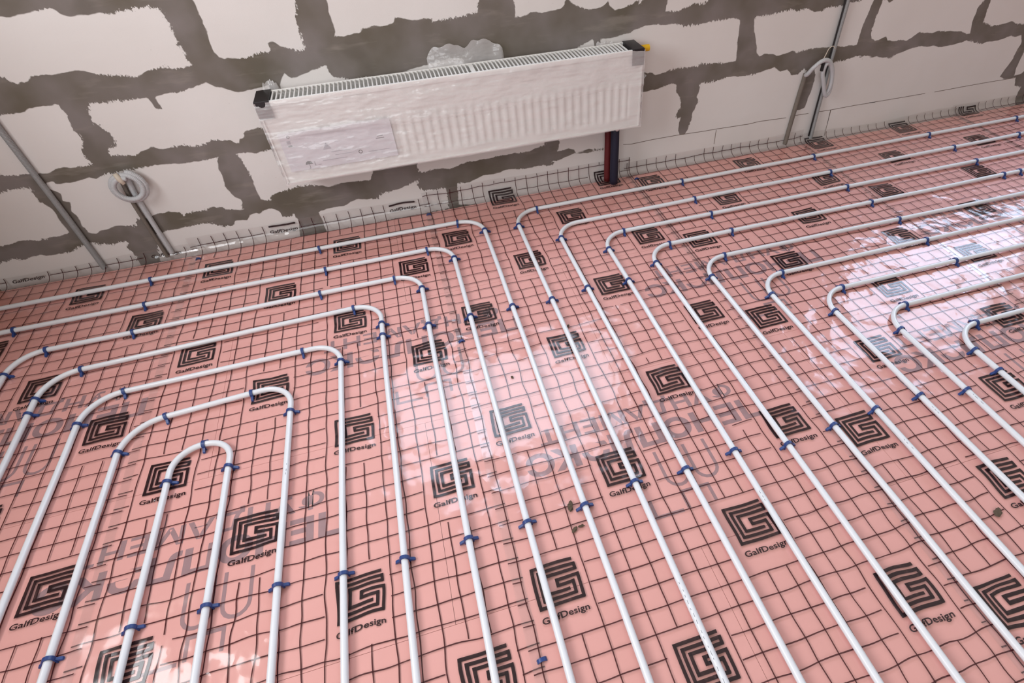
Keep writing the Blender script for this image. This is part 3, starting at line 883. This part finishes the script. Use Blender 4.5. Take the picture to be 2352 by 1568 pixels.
root = empty('conduit', (1.436, -0.014, 0.0))
mb = MB(); corrugated(mb, smooth_path([(0.004, 0.002, 0.012), (0.0, 0.002, 0.2), (-.001, 0.002, 0.45), (0.002, 0.002, 0.7), (0, 0.002, 1.3)], 0.02), 0.0100)
mb.build('conduit_tube', M['conduit'], root, smooth=True)
mb = MB(); mb.tube(smooth_path([(-0.0135, -.003, 0.03), (-0.0150, -.003, 0.3), (-0.0145, -.003, 0.7), (-0.0140, -.003, 1.3)], 0.03), 0.0035, 8)
mb.build('cable', M['cable'], root, smooth=True)
tag(root, 'tall grey conduit with a black cable alongside, passing a hanging loop', 'conduit')

mb = MB(); corrugated(mb, smooth_path([(1.298, -0.010, 0.004), (1.303, -0.009, 0.1), (1.310, -0.009, 0.22), (1.318, -0.010, 0.34)], 0.02), 0.0100)
tag(mb.build('conduit', M['conduit_dark'], smooth=True), 'short brown conduit, darkened as in shade, rising to the hanging loop', 'conduit')

# hanging pale loop of conduit
root = empty('conduit_loop', (1.36, -0.02, 0.36))
mb = MB()
lp = [(1.318, -0.012, 0.335), (1.305, -0.040, 0.350), (1.312, -0.062, 0.385), (1.345, -0.070, 0.412), (1.385, -0.066, 0.402), (1.420, -0.056, 0.360), (1.442, -0.048, 0.300),
      (1.448, -0.044, 0.255), (1.438, -0.044, 0.236), (1.418, -0.048, 0.256), (1.390, -0.056, 0.310), (1.370, -0.060, 0.352), (1.372, -0.064, 0.392), (1.400, -0.060, 0.385), (1.432, -0.052, 0.330),
      (1.440, -0.048, 0.270), (1.428, -0.040, 0.235)]
lo = [(a - 1.36, b + 0.02, c - 0.36) for a, b, c in lp]
corrugated(mb, smooth_path(lo, 0.008), 0.0088)
mb.build('conduit_tube', M['coil'], root, smooth=True)
mb = MB(); mb.tube(smooth_path([(-.012, -.045, .052), (-.006, -.047, .075), (.004, -.045, .098), (.024, -.043, .106), (.040, -.043, .092)], 0.006), 0.0018, 8)
mb.build('wire', M['cream'], root, smooth=True)
mb = MB(); mb.box((-.012, -.052, .006), (-.002, -.042, .045)); mb.build('tape', M['cable'], root)
tag(root, 'pale conduit looped and hanging on the wall beside the tall conduit', 'conduit')

# ---------------------------------------------------------------- radiator
RX0, RX1, RZ0, RZ1, RY0, RY1 = -0.990, 0.440, 0.284, 0.590, -0.030, -0.140     # RY0 back, RY1 front
root = empty('radiator', (RX0, RY0, RZ0))
ox, oy, oz = -RX0, -RY0, -RZ0


def L(x, y, z): return (x + ox, y + oy, z + oz)


def lbox(mb, a, b, mi=0): mb.box(L(*a), L(*b), mi)


# front plate with flutes
def plate(y, sgn):
    mb = MB(); nx, nz = 360, 26
    vs = []
    for j in range(nz + 1):
        z = RZ0 + 0.004 + (RZ1 - 0.018 - RZ0 - 0.004) * j / nz
        wz = min(1, max(0, (z - RZ0 - .034) / .018)) * min(1, max(0, (RZ1 - .112 - z) / .018))
        for i in range(nx + 1):
            x = RX0 + 0.006 + (RX1 - RX0 - 0.012) * i / nx
            wx = min(1, max(0, (x - RX0 - .045) / .01)) * min(1, max(0, (RX1 - .045 - x) / .01))
            ph = (x - RX0 - 0.05) / 0.0333
            t = abs((ph % 1) - 0.5) * 2
            g = 1 / (1 + math.exp(-(t - 0.45) * 14))
            vs.append(L(x, y + sgn * 0.0055 * g * wz * wx, z))
    fs = [(j * (nx + 1) + i, j * (nx + 1) + i + 1, (j + 1) * (nx + 1) + i + 1, (j + 1) * (nx + 1) + i) for j in range(nz) for i in range(nx)]
    mb.add(vs, fs if sgn > 0 else [f[::-1] for f in fs])
    return mb


plate(RY1 + 0.006, 1).build('front_panel', M['rad'], root, smooth=True)
plate(RY0 - 0.006, -1).build('back_panel', M['rad'], root, smooth=True)
mb = MB()
for x in np.arange(RX0 + 0.05, RX1 - 0.04, 0.0333):
    for yy in (RY1 + 0.022, RY0 - 0.022):
        lbox(mb, (x, yy - .009, RZ0 + .03), (x + .0012, yy + .009, RZ1 - .030)); lbox(mb, (x + .012, yy - .009, RZ0 + .03), (x + .0132, yy + .009, RZ1 - .030))
lbox(mb, (RX0 + .03, RY1 + .046, RZ0 + .03), (RX1 - .03, RY0 - .046, RZ1 - .09))
mb.build('convector_fins', M['rad_in'], root)
# top grille: rim and bars
mb = MB()
zt = RZ1
lbox(mb, (RX0 + .045, RY1, zt - .018), (RX1 - .045, RY1 + .0085, zt))
lbox(mb, (RX0 + .045, RY0 - .006, zt - .018), (RX1 - .045, RY0, zt))
x = RX0 + .050; k = 0
while x < RX1 - .050:
    wide = 0.0045
    if 0 <= x + 0.235 < 0.016: wide = 0.016                                  # plain field in the middle of the grille
    lbox(mb, (x, RY1 + .0085, zt - .007), (x + wide, RY0 - .006, zt - .001))
    x += 0.0150 if wide < .01 else 0.0265
mb.build('top_grille', M['rad'], root, bevel=0.0006)
# side panels
for xs in (RX0, RX1 - .003):
    mb = MB(); lbox(mb, (xs, RY1 + .002, RZ0 + .004), (xs + .003, RY0 - .002, zt - .014)); mb.build('side_panel', M['rad'], root, bevel=.0008)
mb = MB(); lbox(mb, (RX0, RY1, RZ0), (RX1, RY1 + .0085, RZ0 + .006)); lbox(mb, (RX0, RY0 - .0085, RZ0), (RX1, RY0, RZ0 + .006))
lbox(mb, (RX0, RY1, RZ0), (RX0 + .006, RY1 + .008, zt - .012)); lbox(mb, (RX1 - .006, RY1, RZ0), (RX1, RY1 + .008, zt - .012))
mb.build('edge_frame', M['rad'], root, bevel=.0015)


# black corner protectors
def corner(x0, x1, right):
    mb = MB()
    # top shell with rounded outer edge, front apron
    prof = []
    for a in [i * PI / 12 for i in range(7)]:
        prof.append((0.012 * math.sin(a), -0.012 * (1 - math.cos(a))))
    y_f, y_b = RY1 - .003, RY0 + .003
    lbox(mb, (x0, y_f, zt - .020), (x1, y_b, zt + .003))
    lbox(mb, (x0, y_f, zt - .058), (x1, y_f + .003, zt - .019))
    lbox(mb, ((x1 - .003) if right else x0, y_f, zt - .058), (x1 if right else x0 + .003, y_b, zt - .020))
    return mb


tag(corner(RX0 - .004, RX0 + .046, False).build('corner_cap', M['cap'], root, bevel=.004), 'black corner protector on the end by the paper label')
tag(corner(RX1 - .046, RX1 + .004, True).build('corner_cap', M['cap'], root, bevel=.004), 'black corner protector on the end with the yellow plug')
mb = MB(); mb.tube([L(RX1 + .004, RY1 + .055, zt - .016), L(RX1 + .046, RY1 + .055, zt - .016)], .0125, 14)
tag(mb.build('vent_plug', M['yellow'], root, smooth=False), 'yellow plug')
# paper label with marks
yl = RY1 - 0.0012
root_l = MB(); lbox(root_l, (RX0 + .030, yl, RZ0 + .046), (RX0 + .425, yl + .0006, RZ1 - .115))
lab_ob = root_l.build('paper_label', M['label'], root)
mb = MB()


def lq(x0, z0, x1, z1, mi=0): mb.add([L(x0, yl - .0005, z0), L(x1, yl - .0005, z0), L(x1, yl - .0005, z1), L(x0, yl - .0005, z1)], [(0, 1, 2, 3)], mi)


def disc(cx, cz, r, r2=0.0, a0=0, a1=2 * PI, n=20, mi=0):
    for i in range(n):
        p, q = a0 + (a1 - a0) * i / n, a0 + (a1 - a0) * (i + 1) / n
        mb.add([L(cx + r2 * math.cos(p), yl - .0005, cz + r2 * math.sin(p)), L(cx + r * math.cos(p), yl - .0005, cz + r * math.sin(p)),
                L(cx + r * math.cos(q), yl - .0005, cz + r * math.sin(q)), L(cx + r2 * math.cos(q), yl - .0005, cz + r2 * math.sin(q))], [(0, 1, 2, 3)], mi)


lx, lz = RX0, RZ0
disc(lx + .100, lz + .066, .0125, 0, 0, PI); lq(lx + .0992, lz + .052, lx + .1008, lz + .066); disc(lx + .098, lz + .052, .003, .0018, PI, 2 * PI)     # umbrella mark
disc(lx + .062, lz + .176, .0055, .003); lq(lx + .052, lz + .150, lx + .064, lz + .162, 1); lq(lx + .052, lz + .140, lx + .066, lz + .1455)
disc(lx + .292, lz + .083, .0075, .0045)
for (a, b, w, m_) in ((.13, .058, .012, 1), (.15, .070, .09, 1), (.20, .085, .07, 1), (.32, .077, .08, 1), (.19, .098, .07, 1), (.36, .122, .03, 0), (.365, .130, .022, 0)):
    lq(lx + a, lz + b, lx + a + w, lz + b + .0022, m_)
lq(lx + .118, lz + .058, lx + .122, lz + .074, 1); lq(lx + .118, lz + .058, lx + .126, lz + .060, 1)
mb.add([L(lx + .165, yl - .0005, lz + .112), L(lx + .195, yl - .0005, lz + .112), L(lx + .180, yl - .0005, lz + .137)], [(0, 1, 2)], 1)
mb.build('printed_marks', [M['label_ink'], M['label_grey']], lab_ob)
mb = MB(); lbox(mb, (RX0 - .0008, RY1 + .010, RZ0 + .120), (RX0 - .0002, RY1 + .050, RZ0 + .165)); mb.build('side_sticker', M['label_grey'], root)

# shrink wrap: loose skin over the front with a fold, plus flaps standing up behind the grille
mb = MB(); nx, nz = 170, 40; vs = []
for j in range(nz + 1):
    t = j / nz
    for i in range(nx + 1):
        x = RX0 - .006 + (RX1 - RX0 + .012) * i / nx
        z = RZ0 - .001 + (RZ1 - RZ0 - .001) * t
        fold = RZ0 + .175 + .02 * noise.noise(Vector((x * 2, 3, 1)))
        b_ = .0045 + .0030 * noise.noise(Vector((x * 7, z * 16, 2))) + .0025 * noise.noise(Vector((x * 19, z * 38, 7)))
        b_ += .006 * math.exp(-((z - fold) / .010) ** 2) * (0.6 + noise.noise(Vector((x * 3, 0, 4))))
        vs.append(L(x, RY1 - max(.0028, b_), z))
mb.add(vs, [(j * (nx + 1) + i, j * (nx + 1) + i + 1, (j + 1) * (nx + 1) + i + 1, (j + 1) * (nx + 1) + i) for j in range(nz) for i in range(nx)])
for side in (0, 1):                                                        # return round the ends
    vs = []
    for j in range(nz + 1):
        z = RZ0 + (RZ1 - RZ0 - .003) * j / nz
        for i in range(9):
            y = RY1 - .003 + .105 * i / 8
            b_ = .006 + .0022 * noise.noise(Vector((y * 22, z * 18, side * 5)))
            if side: b_ += .012 * math.exp(-((z - RZ0 - .205) / .008) ** 2) * math.exp(-((y - RY1) / .03) ** 2)
            vs.append(L((RX0 - b_) if side == 0 else (RX1 + b_), y, z))
    fs = [(j * 9 + i, j * 9 + i + 1, (j + 1) * 9 + i + 1, (j + 1) * 9 + i) for j in range(nz) for i in range(8)]
    mb.add(vs, fs)
tag(mb.build('shrink_wrap', M['wrap'], root, smooth=True), 'clear plastic wrap, creased')


def flap(x0, x1, h, lean, seed):
    mb = MB(); n, m = 40, 16; vs = []
    for j in range(m + 1):
        t = j / m
        for i in range(n + 1):
            s = i / n; x = x0 + (x1 - x0) * s
            prof = (math.sin(PI * min(1, max(0, s))) ** 0.22) * (0.86 + 0.42 * noise.noise(Vector((s * 3.2, seed * 2.1, 3.3))) + 0.14 * noise.noise(Vector((s * 11, seed, 1.3))))
            z = RZ1 - .03 + (h * prof) * t
            y = RY0 + .006 + lean * t + .010 * noise.noise(Vector((x * 16, z * 20, seed))) * t + .004 * math.sin(s * 9 + seed) * t
            vs.append(L(x + .008 * noise.noise(Vector((z * 20, x * 6, seed))) * t, min(y, -.003), z))
    mb.add(vs, [(j * (n + 1) + i, j * (n + 1) + i + 1, (j + 1) * (n + 1) + i + 1, (j + 1) * (n + 1) + i) for j in range(m) for i in range(n)])
    return mb


tag(flap(-.385, -.085, .118, .012, 1.0).build('wrap_flap', M['wrap'], root, smooth=True), 'loose plastic flap standing up behind the grille middle')
flap(-.972, -.915, .062, .012, 4.0).build('wrap_flap', M['wrap'], root, smooth=True)
flap(.290, .365, .052, .012, 8.0).build('wrap_flap', M['wrap'], root, smooth=True)
tag(root, 'white wall radiator wrapped in plastic with black corners and a top grille', 'radiator')

# connection fitting under the radiator
mb = MB()
mb.tube([L(.352, -.085, RZ0 - .018), L(.352, -.085, RZ0 + .01)], .011, 14); mb.tube([L(.352, -.112, RZ0 - .012), L(.352, -.085, RZ0 - .012)], .009, 12)
lbox(mb, (.352, -.092, RZ0 - .010), (.415, -.076, RZ0 - .002))
tag(mb.build('valve_fitting', M['chrome'], root, smooth=False, bevel=.001), 'nickel valve fitting under the radiator')


def sleeve(name, x, y, r, ztop, mat, label):
    rt = []
    pts = smooth_path([(x, y, 0.012), (x, y, .10), (x + .001, y, .2), (x, y, ztop)], .02)
    mb = MB(); mb.tube(pts, r, 20)
    tag(mb.build(name, mat, smooth=True), label, 'pipe')


sleeve('insulated_pipe', .329, -.058, .0150, .282, M['red'], 'riser in a dark red sleeve from the floor to the radiator')
sleeve('insulated_pipe', .349, -.092, .0185, .276, M['blue'], 'riser in a navy blue sleeve in front of the red one')

# ---------------------------------------------------------------- crumbs of dry mud on the film
def crumb(x, y, sx, sy, sz, label, seed):
    bm = bmesh.new(); bmesh.ops.create_icosphere(bm, subdivisions=3, radius=1.0)
    for v in bm.verts:
        d = 1 + .45 * noise.noise(v.co * 1.7 + Vector((seed, 0, 0))) + .25 * noise.noise(v.co * 4 + Vector((seed, 3, 0)))
        v.co = Vector((v.co.x * sx * d, v.co.y * sy * d, max(-.25, v.co.z) * sz * d))
    me = bpy.data.meshes.new('mud_crumb'); bm.to_mesh(me); bm.free(); me.materials.append(M['mud'])
    o = bpy.data.objects.new('mud_crumb', me); COL.objects.link(o); o.location = (x, y, 0.0045); o.rotation_euler.z = seed
    tag(o, label, 'dirt', 'crumbs of mud on the film')


crumb(-.328, -1.604, .007, .013, .005, 'brown crumb of dry mud against a blue clip', -.25)
crumb(-.337, -1.668, .0045, .010, .003, 'slim dark crumb just below the mud by the clip', 2.2)
crumb(-.318, -1.664, .009, .0035, .003, 'flat brown crumb touching a white pipe', 3.1)
crumb(.671, -1.944, .013, .008, .0015, 'flat tan crumb on a grid line near the last straight pipes', .5)
crumb(-.134, -.949, .006, .004, .002, 'small brown crumb above a letter mark', 4.4)
crumb(-.37, -1.12, .006, .004, .002, 'small dark crumb between two straight pipes', 5.0)
